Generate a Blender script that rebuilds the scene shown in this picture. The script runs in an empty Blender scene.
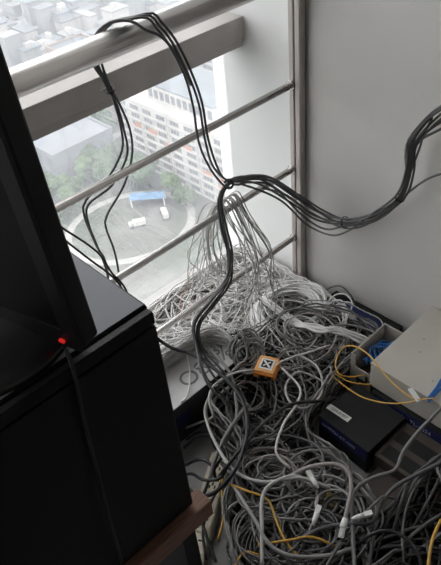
import bpy, bmesh, math, random
import numpy as np
from mathutils import Vector, Matrix, noise
random.seed(7); rng = np.random.default_rng(7)
scn = bpy.context.scene
COL = scn.collection

# ------------------------------------------------------------------ camera
CC = np.array([220.5, 282.5]); FPX = 653.0
CPOS = np.array([-1.35545516, -1.18157572, 1.54208591])
RW = np.array([[0.71671581, -0.49739703, 0.48878895],
               [-0.69205052, -0.42093296, 0.58641412],
               [-0.08593326, -0.75855892, -0.64591318]])   # world from (right, down, forward)
def P(px, py, ax, val):
    """point of the room seen at that spot of the photograph, on the plane axis = val"""
    d = RW @ np.array([px - CC[0], py - CC[1], FPX]); s = (val - CPOS[ax]) / d[ax]
    return Vector(CPOS + s * d)
def X(px, py, v): return P(px, py, 0, v)
def Y(px, py, v): return P(px, py, 1, v)
def Z(px, py, v): return P(px, py, 2, v)
cam = bpy.data.cameras.new('camera'); co = bpy.data.objects.new('camera', cam); COL.objects.link(co)
m = Matrix(((RW[0][0], -RW[0][1], -RW[0][2], CPOS[0]), (RW[1][0], -RW[1][1], -RW[1][2], CPOS[1]),
            (RW[2][0], -RW[2][1], -RW[2][2], CPOS[2]), (0, 0, 0, 1)))
co.matrix_world = m
cam.sensor_fit = 'VERTICAL'; cam.sensor_height = 24; cam.lens = 24 * FPX / 565; cam.clip_start = 0.02; cam.clip_end = 3000
scn.camera = co

# ------------------------------------------------------------------ materials
def mat(name, col, rough=.6, metal=0, var=.0, scale=20., spec=.5, bump=0., bscale=200., coat=0, emit=None, stretch=None, col2=None):
    m = bpy.data.materials.new(name); m.use_nodes = True
    nt = m.node_tree; b = nt.nodes['Principled BSDF']
    b.inputs['Roughness'].default_value = rough; b.inputs['Metallic'].default_value = metal
    b.inputs['Specular IOR Level'].default_value = spec; b.inputs['Coat Weight'].default_value = coat
    c = tuple(col) + (1,)
    b.inputs['Base Color'].default_value = c
    if emit:
        b.inputs['Emission Color'].default_value = tuple(emit[:3]) + (1,); b.inputs['Emission Strength'].default_value = emit[3]
    tc = nt.nodes.new('ShaderNodeTexCoord'); mp = nt.nodes.new('ShaderNodeMapping')
    nt.links.new(tc.outputs['Object'], mp.inputs['Vector'])
    if stretch: mp.inputs['Scale'].default_value = stretch
    if var or col2:
        n = nt.nodes.new('ShaderNodeTexNoise'); n.inputs['Scale'].default_value = scale; n.inputs['Detail'].default_value = 5
        r = nt.nodes.new('ShaderNodeValToRGB')
        a = [max(0, v * (1 - var)) for v in col]; z = col2 or [min(1, v * (1 + var)) for v in col]
        r.color_ramp.elements[0].color = tuple(a) + (1,); r.color_ramp.elements[1].color = tuple(z) + (1,)
        r.color_ramp.elements[0].position = .35; r.color_ramp.elements[1].position = .65
        nt.links.new(mp.outputs[0], n.inputs['Vector']); nt.links.new(n.outputs['Fac'], r.inputs[0]); nt.links.new(r.outputs[0], b.inputs['Base Color'])
    if bump:
        n2 = nt.nodes.new('ShaderNodeTexNoise'); n2.inputs['Scale'].default_value = bscale; n2.inputs['Detail'].default_value = 3
        bp = nt.nodes.new('ShaderNodeBump'); bp.inputs['Strength'].default_value = bump; bp.inputs['Distance'].default_value = .002
        nt.links.new(mp.outputs[0], n2.inputs['Vector']); nt.links.new(n2.outputs['Fac'], bp.inputs['Height']); nt.links.new(bp.outputs[0], b.inputs['Normal'])
    return m
M = {}
M['wall'] = mat('grey_wall_paint', (.64, .625, .60), .85, var=.03, scale=3, bump=.15, bscale=90)
M['reveal'] = mat('lighter_reveal_wall', (.86, .87, .86), .8, var=.02, scale=3)  # lighter tone for the wall end between post and pane
M['room'] = mat('room_paint', (.34, .325, .31), .9, var=.03, scale=2)
M['floor'] = mat('floor_tile', (.33, .33, .33), .35, var=.12, scale=9)
M['steel'] = mat('brushed_steel', (.70, .67, .645), .27, 1, var=.06, scale=30, stretch=(1, 30, 30))
M['steel2'] = mat('post_steel', (.52, .475, .45), .45, .45, var=.1, scale=20, stretch=(30, 30, 1))
M['frame'] = mat('grey_window_frame', (.50, .475, .455), .5, var=.06, scale=12)
M['gapfill'] = mat('dark_gap', (.05, .05, .05), .7)
M['blackp'] = mat('black_plastic', (.004, .004, .005), .45, spec=.3, var=.15, scale=60, bump=.15, bscale=500)
M['blackcab'] = mat('black_painted_metal', (.003, .003, .0033), .42, var=.12, scale=8, bump=.12, bscale=600, spec=.3)
M['topsheen'] = mat('window_sheen_top', (.15, .157, .19), .4, var=.06, scale=10)  # black top, the window's blue grey reflection painted into its colour
M['screen'] = mat('dark_screen', (.001, .001, .001), .45, spec=.15)
M['gloss'] = mat('glossy_black', (.03, .03, .032), .15, coat=.2)
M['led'] = mat('red_led', (.4, .01, .01), .4, emit=(1, .03, .02, .16))
M['wood'] = mat('wood_edge', (.25, .13, .085), .5, var=.25, scale=14, stretch=(2, 25, 25))
M['desk'] = mat('dark_desk_board', (.012, .011, .011), .5, var=.1, scale=8)
M['cblack'] = mat('black_cable', (.022, .022, .025), .42, var=.1)
M['cbundle'] = mat('charcoal_cable', (.11, .11, .112), .36, var=.15)
M['tie'] = mat('black_nylon', (.01, .01, .01), .4)
for i, c in enumerate([(.86, .855, .845), (.76, .755, .745), (.68, .66, .645), (.80, .765, .735)]): M['cw%d' % i] = mat('pale_cable', c, .5)
for i, c in enumerate([(.31, .305, .30), (.21, .207, .203), (.34, .312, .297), (.11, .11, .113), (.47, .465, .45)]): M['cg%d' % i] = mat('grey_cable', c, .48)  # greys lowered to hold the shading of desk and room
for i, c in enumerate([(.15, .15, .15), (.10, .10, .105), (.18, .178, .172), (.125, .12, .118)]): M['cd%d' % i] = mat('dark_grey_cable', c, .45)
M['stuff'] = mat('tangle_gap_shade', (.045, .044, .043), .6, var=.35, scale=6)  # near black filler, shade of the gaps between cables painted in
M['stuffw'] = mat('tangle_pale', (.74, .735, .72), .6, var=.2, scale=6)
M['stuffd'] = mat('near_gap_shade', (.04, .04, .04), .6, var=.35, scale=6)  # nearest filler, gap shade painted into the colour as well
M['yel'] = mat('yellow_fibre', (.72, .42, .08), .45)
M['yelthin'] = mat('amber_cable', (.62, .36, .06), .45)
M['bluec'] = mat('blue_cable', (.03, .16, .48), .45)
M['red'] = mat('thin_red_wire', (.5, .22, .18), .5)
M['white'] = mat('white_plastic', (.8, .8, .78), .4)
M['cream'] = mat('cream_plastic', (.62, .56, .44), .4, var=.05)
M['dark'] = mat('dark_slot', (.01, .01, .01), .8)
M['orange'] = mat('orange_plastic', (.85, .30, .05), .45, var=.06, scale=40)
M['orange2'] = mat('pale_orange_panel', (.85, .42, .14), .45)
M['beige'] = mat('beige_enclosure', (.56, .53, .48), .55, var=.04, scale=10)
M['beige2'] = mat('grey_beige_carton', (.40, .38, .34), .7, var=.06, scale=14)
M['cartop'] = mat('pale_carton_top', (.62, .62, .62), .6, var=.08, scale=14)
M['carside'] = mat('dark_carton_side', (.06, .06, .063), .65, var=.12, scale=14)
M['navy'] = mat('navy_print', (.008, .014, .085), .5)
M['ink'] = mat('grey_ink', (.19, .19, .20), .7)
M['blackbox'] = mat('black_carton', (.014, .015, .016), .6, spec=.3, var=.12, scale=12)
M['brownbox'] = mat('dark_brown_metal', (.075, .060, .052), .6, var=.15, scale=12)
M['paleink'] = mat('pale_print', (.48, .49, .58), .6)
M['scrap'] = mat('yellow_card_scrap', (.55, .45, .16), .8, var=.12)
# outdoors
M['tower'] = mat('white_facade', (.50, .49, .48), .8, var=.03, scale=.2)
M['pinkish'] = mat('rose_facade', (.34, .28, .255), .8, var=.05, scale=.2)
M['terracotta'] = mat('terracotta_panel', (.46, .22, .14), .8)
M['opane'] = mat('grey_pane', (.13, .14, .155), .3)
M['oroof'] = mat('bluegrey_roof', (.17, .195, .22), .8, var=.08, scale=.2)
M['olow'] = mat('bluegrey_metal_wall', (.22, .235, .265), .7, var=.1, scale=.12)
M['tree'] = mat('tree_leaves', (.045, .085, .03), .9, var=.45, scale=.9)
M['tree2'] = mat('tree_leaves_pale', (.07, .12, .045), .9, var=.4, scale=.9)
M['bark'] = mat('tree_bark', (.10, .08, .06), .9)
M['path'] = mat('pale_pavement', (.34, .34, .33), .9, var=.06, scale=.3)
M['canopy'] = mat('blue_canopy', (.09, .20, .34), .5, var=.1, scale=.5)
M['truck'] = mat('white_truck_paint', (.5, .49, .47), .5)
M['tyre'] = mat('tyre_rubber', (.03, .03, .03), .8)
M['ground'] = mat('park_ground', (.08, .10, .07), .95, scale=.045, col2=(.155, .155, .15), var=.01)
M['farA'] = mat('far_facade', (.28, .29, .30), .9, var=.06, scale=.1)
M['farB'] = mat('far_roof', (.19, .205, .23), .9, var=.1, scale=.1)
def glassmat():
    m = bpy.data.materials.new('window_glass'); m.use_nodes = True; nt = m.node_tree; nt.nodes.clear()
    o = nt.nodes.new('ShaderNodeOutputMaterial'); mx = nt.nodes.new('ShaderNodeMixShader')
    t = nt.nodes.new('ShaderNodeBsdfTransparent'); g = nt.nodes.new('ShaderNodeBsdfGlossy'); f = nt.nodes.new('ShaderNodeLayerWeight'); f.inputs['Blend'].default_value = .5
    pw = nt.nodes.new('ShaderNodeMath'); pw.operation = 'POWER'; pw.inputs[1].default_value = 5
    ml = nt.nodes.new('ShaderNodeMath'); ml.operation = 'MULTIPLY_ADD'; ml.inputs[1].default_value = .95; ml.inputs[2].default_value = .15
    nt.links.new(f.outputs['Facing'], pw.inputs[0]); nt.links.new(pw.outputs[0], ml.inputs[0])
    t.inputs[0].default_value = (.98, .98, .98, 1); g.inputs['Roughness'].default_value = .0
    # faint smears and scratches on the pane
    tc = nt.nodes.new('ShaderNodeTexCoord'); w = nt.nodes.new('ShaderNodeTexNoise'); w.inputs['Scale'].default_value = 5; w.inputs['Detail'].default_value = 6
    nt.links.new(tc.outputs['Object'], w.inputs['Vector'])
    r = nt.nodes.new('ShaderNodeMapRange'); r.inputs[1].default_value = .45; r.inputs[2].default_value = .8; r.inputs[3].default_value = 0.0; r.inputs[4].default_value = .05
    nt.links.new(w.outputs['Fac'], r.inputs[0])
    d = nt.nodes.new('ShaderNodeBsdfTranslucent'); d.inputs[0].default_value = (.9, .9, .9, 1)
    m2 = nt.nodes.new('ShaderNodeMixShader')
    nt.links.new(ml.outputs[0], mx.inputs[0]); nt.links.new(t.outputs[0], mx.inputs[1]); nt.links.new(g.outputs[0], mx.inputs[2])
    nt.links.new(r.outputs[0], m2.inputs[0]); nt.links.new(mx.outputs[0], m2.inputs[1]); nt.links.new(d.outputs[0], m2.inputs[2])
    nt.links.new(m2.outputs[0], o.inputs[0]); return m
M['glass'] = glassmat()

# ------------------------------------------------------------------ mesh helpers
class MB:
    def __init__(s): s.v = []; s.f = []; s.mi = []; s.mats = []; s.n = 0; s.sm = []
    def midx(s, m):
        if m not in s.mats: s.mats.append(m)
        return s.mats.index(m)
    def add(s, v, f, m, smooth=False):
        v = np.asarray(v, float); i = s.midx(m)
        s.v.append(v); f = np.asarray(f, int)
        s.f += (f + s.n).tolist(); s.mi += [i] * len(f); s.sm += [smooth] * len(f); s.n += len(v)
        return s
    def box(s, a, b, m, mtx=None):
        x0, y0, z0 = [min(a[i], b[i]) for i in range(3)]; x1, y1, z1 = [max(a[i], b[i]) for i in range(3)]
        v = [(x0,y0,z0),(x1,y0,z0),(x1,y1,z0),(x0,y1,z0),(x0,y0,z1),(x1,y0,z1),(x1,y1,z1),(x0,y1,z1)]
        if mtx is not None: v = [tuple(mtx @ Vector(p)) for p in v]
        return s.add(v, [(0,3,2,1),(4,5,6,7),(0,1,5,4),(1,2,6,5),(2,3,7,6),(3,0,4,7)], m)
    def tube(s, pts, r, m, sides=6, caps=True):
        p = np.asarray([tuple(q) for q in pts], float); n = len(p)
        t = np.gradient(p, axis=0); t /= (np.linalg.norm(t, axis=1)[:, None] + 1e-12)
        ref = np.array([0.013, 0.021, 1.0]); 
        if abs(t[0] @ ref) > .95: ref = np.array([1., .03, .01])
        u = np.zeros_like(p); c = ref - t[0] * (ref @ t[0]); u[0] = c / np.linalg.norm(c)
        for i in range(1, n):
            c = u[i-1] - t[i] * (u[i-1] @ t[i]); u[i] = c / (np.linalg.norm(c) + 1e-12)
        w = np.cross(t, u); a = np.arange(sides) * 2 * math.pi / sides
        rr = np.broadcast_to(np.asarray(r, float), (n,))[:, None, None]
        v = p[:, None] + rr * (np.cos(a)[None, :, None] * u[:, None] + np.sin(a)[None, :, None] * w[:, None])
        i = np.arange(n - 1)[:, None] * sides; k = np.arange(sides)[None]; k2 = (k + 1) % sides
        q = np.stack([i + k, i + k2, i + sides + k2, i + sides + k], -1).reshape(-1, 4)
        b = s.n; s.add(v.reshape(-1, 3), q, m, True)
        if caps:
            s.f.append([b + j for j in range(sides)][::-1]); s.f.append([b + (n-1) * sides + j for j in range(sides)])
            s.mi += [s.midx(m)] * 2; s.sm += [False] * 2
        return s
    def build(s, name, parent=None, bevel=0, segs=2, loc=None):
        me = bpy.data.meshes.new(name)
        v = np.concatenate(s.v)
        if loc is not None: v = v - np.array(loc)
        me.from_pydata(v.tolist(), [], s.f)
        for m in s.mats: me.materials.append(m)
        me.polygons.foreach_set('material_index', s.mi); me.polygons.foreach_set('use_smooth', s.sm); me.update()
        o = bpy.data.objects.new(name, me); COL.objects.link(o)
        if loc is not None: o.location = loc
        if parent:
            o.parent = parent; o.location = (Vector(loc) if loc is not None else Vector((0, 0, 0))) - (parent.location if True else 0)
        if bevel:
            md = o.modifiers.new('bevel', 'BEVEL'); md.width = bevel; md.segments = segs; md.limit_method = 'ANGLE'
        return o
def tag(o, label=None, cat=None, group=None, kind=None):
    if label: o['label'] = label
    if cat: o['category'] = cat
    if group: o['group'] = group
    if kind: o['kind'] = kind
    return o
def empty(name, loc, label, cat, group=None):
    o = bpy.data.objects.new(name, None); COL.objects.link(o); o.location = loc; o.empty_display_size = .05
    return tag(o, label, cat, group)
def spline(pts, step=.012):
    p = np.array([tuple(q) for q in pts], float); p = np.vstack([2 * p[0] - p[1], p, 2 * p[-1] - p[-2]]); out = []
    for i in range(1, len(p) - 2):
        a, b, c, d = p[i-1:i+3]; n = max(2, int(np.linalg.norm(c - b) / step))
        t = np.linspace(0, 1, n, endpoint=False)[:, None]
        out.append(.5 * (2*b + (c-a)*t + (2*a-5*b+4*c-d)*t**2 + (3*b-a-3*c+d)*t**3))
    out.append(p[-2][None]); return np.vstack(out)
def cable(name, pts, r, m, label, cat='cable', group=None, step=.012, sides=7, raw=False, plug=None):
    p = np.asarray(pts) if raw else spline(pts, step)
    base = tuple(p[len(p)//2])
    o = MB().tube(p, r, m, sides).build(name, loc=base); tag(o, label, cat, group)
    if plug: 
        e = p[-1]; d = p[-1] - p[-4]; d = d / np.linalg.norm(d)
        b = MB(); q = np.array([e - d*.022, e - d*.004, e]); b.tube(q, [r*1.15, r*1.7, r*1.75], M[plug], 8)
        R = Vector(d).to_track_quat('Y', 'Z').to_matrix().to_4x4(); R.translation = Vector(e)
        b.box((-.006, -.002, -.0045), (.006, .022, .0045), M['white'], R)
        b.box((-.003, .002, .0045), (.003, .018, .0065), M['white'], R)
        pl = b.build('plug', o, loc=base); tag(pl, 'white plug')
    return o
def text(body, size, mtx, m, name, parent, extr=.0004):
    cu = bpy.data.curves.new('t', 'FONT'); cu.body = body; cu.size = size; cu.extrude = extr; cu.align_x = 'CENTER'; cu.align_y = 'CENTER'
    t = bpy.data.objects.new('t', cu); COL.objects.link(t)
    dg = bpy.context.evaluated_depsgraph_get(); me = bpy.data.meshes.new_from_object(t.evaluated_get(dg)); bpy.data.objects.remove(t)
    me.name = name; me.materials.clear(); me.materials.append(m)
    me.transform(mtx)
    if parent: me.transform(Matrix.Translation(-parent.location))
    o = bpy.data.objects.new(name, me); COL.objects.link(o); o.parent = parent; return o

# ------------------------------------------------------------------ room shell
XL, YB, CE, GY = -3.3, -3.2, 2.7, .30
def struct(o): o['kind'] = 'structure'; return o
struct(MB().box((XL - .1, YB - .1, -.12), (.12, .36, 0), M['floor']).build('floor'))
struct(MB().box((0, YB - .1, 0), (.12, 0.0, CE), M['wall']).box((0.0, 0.0, 0), (.12, .36, CE), M['reveal']).build('wall_right'))
struct(MB().box((XL - .1, YB - .1, 0), (XL, .36, CE), M['room']).build('wall_left'))
struct(MB().box((XL, YB - .1, 0), (0, YB, CE), M['room']).build('wall_back'))
struct(MB().box((XL - .1, YB - .1, CE), (.12, .36, CE + .1), M['room']).build('ceiling'))
w = empty('window_1', (0, GY, 0), None, None); w['kind'] = 'structure'
g = MB().box((XL, GY + .002, 0.004), (-.001, GY + .010, CE), M['glass']).build('window_pane', w)
t = MB(); t.box((XL, .205, .838), (-.002, GY - .001, .902), M['frame']).box((XL, .214, .812), (-.002, GY - .001, .837), M['frame'])
t.box((XL, .262, .80), (-.002, GY - .001, .812), M['frame'])
t.build('window_transom', w, bevel=.002)
t = MB().box((XL, GY - .03, -.002), (-.002, GY - .001, .018), M['frame']); t.box((XL, GY-.03, CE-.05), (-.002, GY+.02, CE), M['frame'])
for x in (-1.7, XL + .03): t.box((x - .03, GY - .06, .018), (x + .03, GY - .001, .80), M['frame']).box((x - .03, GY - .06, .903), (x + .03, GY - .001, CE - .05), M['frame'])
t.build('window_frame', w)

# ------------------------------------------------------------------ railing
rail = empty('steel_railing', (-.02, 0, 0), 'brushed steel railing with round handrail and three thin rails before the window', 'railing')
MB().tube([(XL + .01, 0, 1.052), (-1.5, 0, 1.052), (-.029, 0, 1.052)], .0285, M['steel'], 28).build('handrail', rail)
for z in (.752, .478, .213):
    r_ = MB().tube([(XL + .01, .004, z), (-1.5, .004, z), (-.026, .004, z)], .0105, M['steel'], 16)
    r_.tube([(-.031, .004, z), (-.0262, .004, z)], .0145, M['steel'], 16)
    r_.build('rail', rail)
p_ = MB().box((-.026, -.006, 0), (-.003, .012, CE), M['steel2']); p_.build('post', rail, bevel=.003)
MB().box((-.022, -.0125, 0), (-.003, -.0062, CE), M['gapfill']).build('gap_strip', rail)  # dark strip filling the gap between post and cover strip
MB().box((-.029, -.031, 0), (-.003, -.0127, CE), M['steel2']).build('cover_strip', rail, bevel=.003)
b_ = MB(); a = np.linspace(0, 2 * math.pi, 21)
b_.box((-.06, -.045, 0), (-.003, .03, .006), M['steel2']); b_.build('base_plate', rail, bevel=.002)
for x in (-1.75,):
    MB().box((x - .02, -.02, 0), (x + .02, .02, 1.03), M['steel2']).build('post', rail, bevel=.003)

# ------------------------------------------------------------------ desk, cabinet, monitor
DX = -1.080
desk = empty('desk', (-1.6, -.45, 0), 'dark desk with a brown wooden front edge under the black cabinet', 'desk')
MB().box((-2.35, -.742, .703), (DX, -.09, .733), M['desk']).build('desktop', desk, bevel=.001)
tag(MB().box((-2.35, -.772, .700), (DX + .006, -.742, .735), M['wood']).build('edge_strip', desk, bevel=.002), 'brown wooden edge strip')
for x in (DX - .032, -2.34): MB().box((x, -.735, 0), (x + .025, -.10, .703), M['desk']).build('side_panel', desk, bevel=.001)
MB().box((-2.31, -.14, .25), (DX - .034, -.12, .703), M['desk']).build('back_panel', desk)
cab = empty('black_cabinet', (-1.35, -.5, .735), 'large black cabinet standing on the desk under the monitor', 'cabinet')
MB().box((-1.78, -.748, .7355), (-1.0935, -.34, 1.10), M['blackcab']).build('body', cab, bevel=.004, segs=3)
tag(MB().box((-1.775, -.745, 1.1001), (-1.097, -.345, 1.1006), M['topsheen']).build('top_sheen', cab), 'black cabinet top with blue grey window sheen painted on')  # thin sheet carrying the painted window sheen
f_ = MB().box((-1.775, -.760, .740), (-1.0955, -.7485, 1.080), M['blackcab']); f_.build('front_panel', cab, bevel=.003)
MB().box((-1.775, -.7595, 1.082), (-1.0955, -.7485, 1.098), M['blackcab']).build('front_trim', cab, bevel=.002)

# monitor: its lower right corner stands just over the cabinet front
zc = 1.114
c0 = Z(82, 352, zc); c1 = Z(2, 318, zc)          # front lower edge
d = (c1 - c0); d.z = 0; d.normalize(); nrm = Vector((d.y, -d.x, 0))
if nrm.dot(Vector(CPOS) - c0) < 0: nrm = -nrm
Rm = Matrix((( d.x, -nrm.x, 0, c0.x), (d.y, -nrm.y, 0, c0.y), (0, 0, 1, zc), (0, 0, 0, 1)))   # local x along, y into the back, z up
Rm = Rm @ Matrix.Rotation(math.radians(2.2), 4, 'X')
mon = empty('monitor', Rm @ Vector((.26, .05, 0)), 'black flat computer monitor with a red standby light on the cabinet', 'monitor')
W_, H_ = .53, .36
def bevlike(b0): return b0
MB().box((0, 0.003, 0), (W_, .026, H_), M['blackp'], Rm).build('back_shell', mon, bevel=.003)
bz = MB().box((0, -.001, 0), (W_, .003, .022), M['blackp'], Rm).box((0, -.001, H_ - .018), (W_, .003, H_), M['blackp'], Rm)
bz.box((0, -.001, .022), (.018, .003, H_ - .018), M['blackp'], Rm).box((W_ - .018, -.001, .022), (W_, .003, H_ - .018), M['blackp'], Rm)
bz.build('bezel', mon)
MB().box((.018, .0004, .022), (W_ - .018, .0032, H_ - .018), M['screen'], Rm).build('screen', mon)
tag(MB().box((.017, -.0035, .0065), (.023, -.001, .0095), M['led'], Rm).build('power_light', mon), 'red power light')
# stand
s_ = MB(); ctr = Rm @ Vector((.17, -.015, 0)); n = 40
prof = [(0.0, .0168), (.07, .0164), (.10, .013), (.112, .007), (.115, .001), (0, .001)]
vv = []; ff = []
for k in range(n):
    an = 2 * math.pi * k / n
    for (r, z) in prof: vv.append(Vector((ctr.x, ctr.y, 0)) + d * (r * 1.25 * math.cos(an)) + nrm * (r * math.sin(an)) + Vector((0, 0, 1.1005 + z - .001)))
for k in range(n):
    for j in range(len(prof) - 1):
        a0 = k * len(prof) + j; b0 = ((k + 1) % n) * len(prof) + j; ff.append((a0, b0, b0 + 1, a0 + 1))
s_.add([tuple(v) for v in vv], ff, M['gloss'], True).build('stand_base', mon)
MB().box((.14, .026, -.0005), (.20, .055, .20), M['blackp'], Rm).build('stand_neck', mon, bevel=.006)
# cable hanging down the front of the cabinet
cable('power_cable', [Y(66, 350, -.766), Y(74, 372, -.766), Y(84, 420, -.767), Y(97, 470, -.768), Y(110, 520, -.778), Y(124, 575, -.780), Y(128, 640, -.780)], .0020, M['cblack'],
      'thin black cable hanging down the front of the black cabinet')

# ------------------------------------------------------------------ cartons and boxes
cart = empty('carton', (-.72, -.12, 0), 'pale topped carton with grey lettering on the floor below the railing', 'box')
cz = .150
ca = Z(240, 357, cz); cb = Z(180, 405, cz); yF = (ca.y + cb.y) / 2; xR = -.475; xL = -1.0; yK = -.02
MB().box((xL, yF, 0.001), (xR, yK, cz - .004), M['carside']).build('carton_body', cart, bevel=.002)
MB().box((xL - .001, yF - .001, cz - .0035), (xR + .001, yK + .001, cz), M['cartop']).build('carton_lid', cart, bevel=.001)
MB().box((xL + .1, yF - .002, .07), (-.80, yF - .0011, .12), M['navy']).box((-.79, yF - .002, .06), (-.70, yF - .0011, .112), M['navy']).build('navy_print', cart)
# lettering on the lid, its lines run up and to the right in the picture
pt = Z(206, 366, cz)
e1 = (Z(226, 350, cz) - Z(186, 380, cz)).normalized(); e2 = Vector((-e1.y, e1.x, 0))
mt = Matrix(((e1.x, e2.x, 0, pt.x), (e1.y, e2.y, 0, pt.y), (0, 0, 1, cz + .0004), (0, 0, 0, 1)))
text('O80%', .075, mt, M['ink'], 'lettering', cart)
pt = Z(216, 347, cz); mt2 = mt.copy(); mt2.translation = (pt.x, pt.y, cz + .0004)
text('00 82', .030, mt2, M['ink'], 'lettering', cart)

def rbox(cx, cy, w_, l_, z0, z1, ang):
    R = Matrix.Translation((cx, cy, 0)) @ Matrix.Rotation(ang, 4, 'Z'); return R
# black carton with a white label
zt = .095
A = Z(338, 386, zt); B = Z(319, 415, zt); C = Z(368, 452, zt)
u = (C - B); u.z = 0; L = u.length; u.normalize(); v_ = (A - B); v_ = v_ - u * v_.dot(u); W2 = .155; v_.normalize()
Rb = Matrix(((u.x, v_.x, 0, B.x), (u.y, v_.y, 0, B.y), (0, 0, 1, 0), (0, 0, 0, 1)))
bb = empty('black_carton', Rb @ Vector((L/2, W2/2, 0)), 'flat black carton with a white sticker and a navy side band', 'box')
MB().box((0, 0, .002), (L, W2, zt - .002), M['blackbox'], Rb).build('carton_body', bb, bevel=.002)
MB().box((-.0008, -.0008, zt - .0018), (L + .0008, W2 + .0008, zt), M['blackbox'], Rb).build('carton_lid', bb, bevel=.0008)
MB().box((.004, -.0016, .05), (L - .004, -.0009, zt - .004), M['navy'], Rb).build('navy_band', bb)
mt = Rb @ Matrix.Translation((L*.42, -.0018, .071)) @ Matrix.Rotation(math.radians(90), 4, 'X')
text('SWITCH CT-1000', .015, mt, M['paleink'], 'lettering', bb, .0002)
S1 = Z(339, 413, zt)
sd = (Z(351, 421, zt) - Z(327, 405, zt)).normalized(); sv = Vector((-sd.y, sd.x, 0))
Rs = Matrix(((sd.x, sv.x, 0, S1.x), (sd.y, sv.y, 0, S1.y), (0, 0, 1, zt), (0, 0, 0, 1)))
tag(MB().box((-.036, -.0095, .0002), (.036, .0095, .0009), M['white'], Rs).build('sticker', bb), 'white sticker')
text('1234-01007', .0115, Rs @ Matrix.Translation((0, 0, .0011)), M['dark'], 'lettering', bb, .0002)

# dark vented unit under the beige enclosure
uv = empty('dark_rack_unit', (-.16, -.9, 0), 'low dark brown unit with slotted side under the navy carton', 'box')
MB().box((-.462, -1.16, .001), (-.3215, -.650, .074), M['brownbox']).box((-.3214, -1.16, .001), (-.004, -.58, .0525), M['brownbox']).build('case', uv, bevel=.002)
sl = MB().box((-.450, -1.14, .0741), (-.412, -.662, .0747), M['dark']).box((-.392, -1.14, .0741), (-.352, -.662, .0747), M['dark'])
sl.build('slots', uv)
lc = empty('low_navy_carton', (-.51, -.74, 0), 'flat dark navy carton on the floor under the cables before the black carton', 'box')
MB().box((-.56, -.86, .001), (-.457, -.665, .036), M['blackbox']).build('carton_body', lc, bevel=.002)
MB().box((-.557, -.857, .0362), (-.460, -.668, .0368), M['brownbox']).build('lid_panel', lc)
nb = empty('navy_carton', (-.16, -.85, .053), 'navy sided carton with pale lettering between beige enclosure and dark unit', 'box')
MB().box((-.318, -1.12, .0535), (-.004, -.535, .1055), M['blackbox']).build('carton_body', nb, bevel=.002)
MB().box((-.3195, -.76, .062), (-.3182, -.555, .101), M['navy']).build('navy_band', nb)
mt = Matrix.Translation((-.3199, -.655, .082)) @ Matrix.Rotation(math.radians(-90), 4, 'Z') @ Matrix.Rotation(math.radians(90), 4, 'X')
text('SWITCH TL-1024', .019, mt, M['paleink'], 'lettering', nb, .0002)
MB().box((-.27, -.53, .001), (-.03, -.50, .104), M['blackbox']).build('packing_block', uv)

# beige enclosure
zt = .196
be = empty('beige_enclosure', (-.16, -.8, .1065), 'large beige metal enclosure lying against the grey wall', 'box')
a_ = Z(371, 363, zt)
MB().box((a_.x, -1.12, .1065), (-.006, a_.y, zt - .0025), M['beige']).build('case', be, bevel=.003)
MB().box((a_.x - .0015, -1.1215, zt - .0022), (-.005, a_.y + .0015, zt), M['beige']).build('lid', be, bevel=.001)
kk = MB()
for (px, py) in ((433, 381), (424, 339), (420, 352)):
    q = Z(px, py, zt); kk.tube([q, q + Vector((0, 0, .0012))], .003, M['beige2'], 12)
kk.build('screw', be)
# open grey carton with blue cables
oz = .165
o1 = Z(384.5, 324, oz); o2 = Z(402, 334, oz); o3 = Z(356, 356, oz)
x0, x1, y0, y1 = o3.x, -.125, a_.y + .006, -.437
ob = empty('open_carton', ((x0 + x1)/2, (y0 + y1)/2, 0), 'open grey carton with blue cable inside beside the beige enclosure', 'box')
k = MB(); th = .004
k.box((x0, y0, .002), (x1, y1, .006), M['beige2']); k.box((x0, y1 - th, .006), (x1, y1, oz), M['beige2']); k.box((x1 - th, y0, .006), (x1, y1 - th, oz), M['beige2'])
k.box((x0, y0, .006), (x1 - th, y0 + th, oz - .03), M['beige2'])
k.box((x0, y0 + th, .006), (x0 + th, y1 - th, oz - .045), M['beige2'])
k.box((x0, y1 - .016, oz - .045), (x0 + th, y1 - th, oz), M['beige2'])
k.build('carton_body', ob)
k = MB()
k.box((x0 - .003, y0 + .012, .075), (x0 - .0005, y0 + .05, .083), M['dark']).box((x0 - .003, y0 + .012, .083), (x0 - .0005, y0 + .019, .108), M['dark'])
k.box((x0 - .003, y0 + .04, .05), (x0 - .0005, y0 + .047, .075), M['dark'])
k.build('bracket', ob)
# wider body below: a grey unit standing on its side, seen left of the open carton
for j in range(5):
    r0 = random.Random(j); pts = []
    for q in range(9): pts.append((x0 + .03 + .10 * q / 8 + r0.uniform(-.002, .002), (y0 + y1) / 2 + .018 * math.sin(q * .8 + j * 1.3), .118 + .006 * j + r0.uniform(-.003, .004)))
    cable('blue_cable', pts, .0032, M['bluec'], 'blue cable curled inside the open grey carton', group='blue cables in the open carton', step=.006)
# navy carton along the wall
nw = empty('navy_carton', (-.05, -.3, 0), 'dark navy carton lying against the wall behind the grey cables', 'box')
MB().box((-.098, -.430, .001), (-.004, -.165, .058), M['blackbox']).build('carton_body', nw, bevel=.002)
MB().box((-.090, -.420, .0585), (-.030, -.20, .0592), M['navy']).build('navy_print', nw)
text('24V-01', .014, Matrix.Translation((-.06, -.35, .0596)) @ Matrix.Rotation(math.radians(-90), 4, 'Z'), M['paleink'], 'lettering', nw, .0002)

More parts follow.
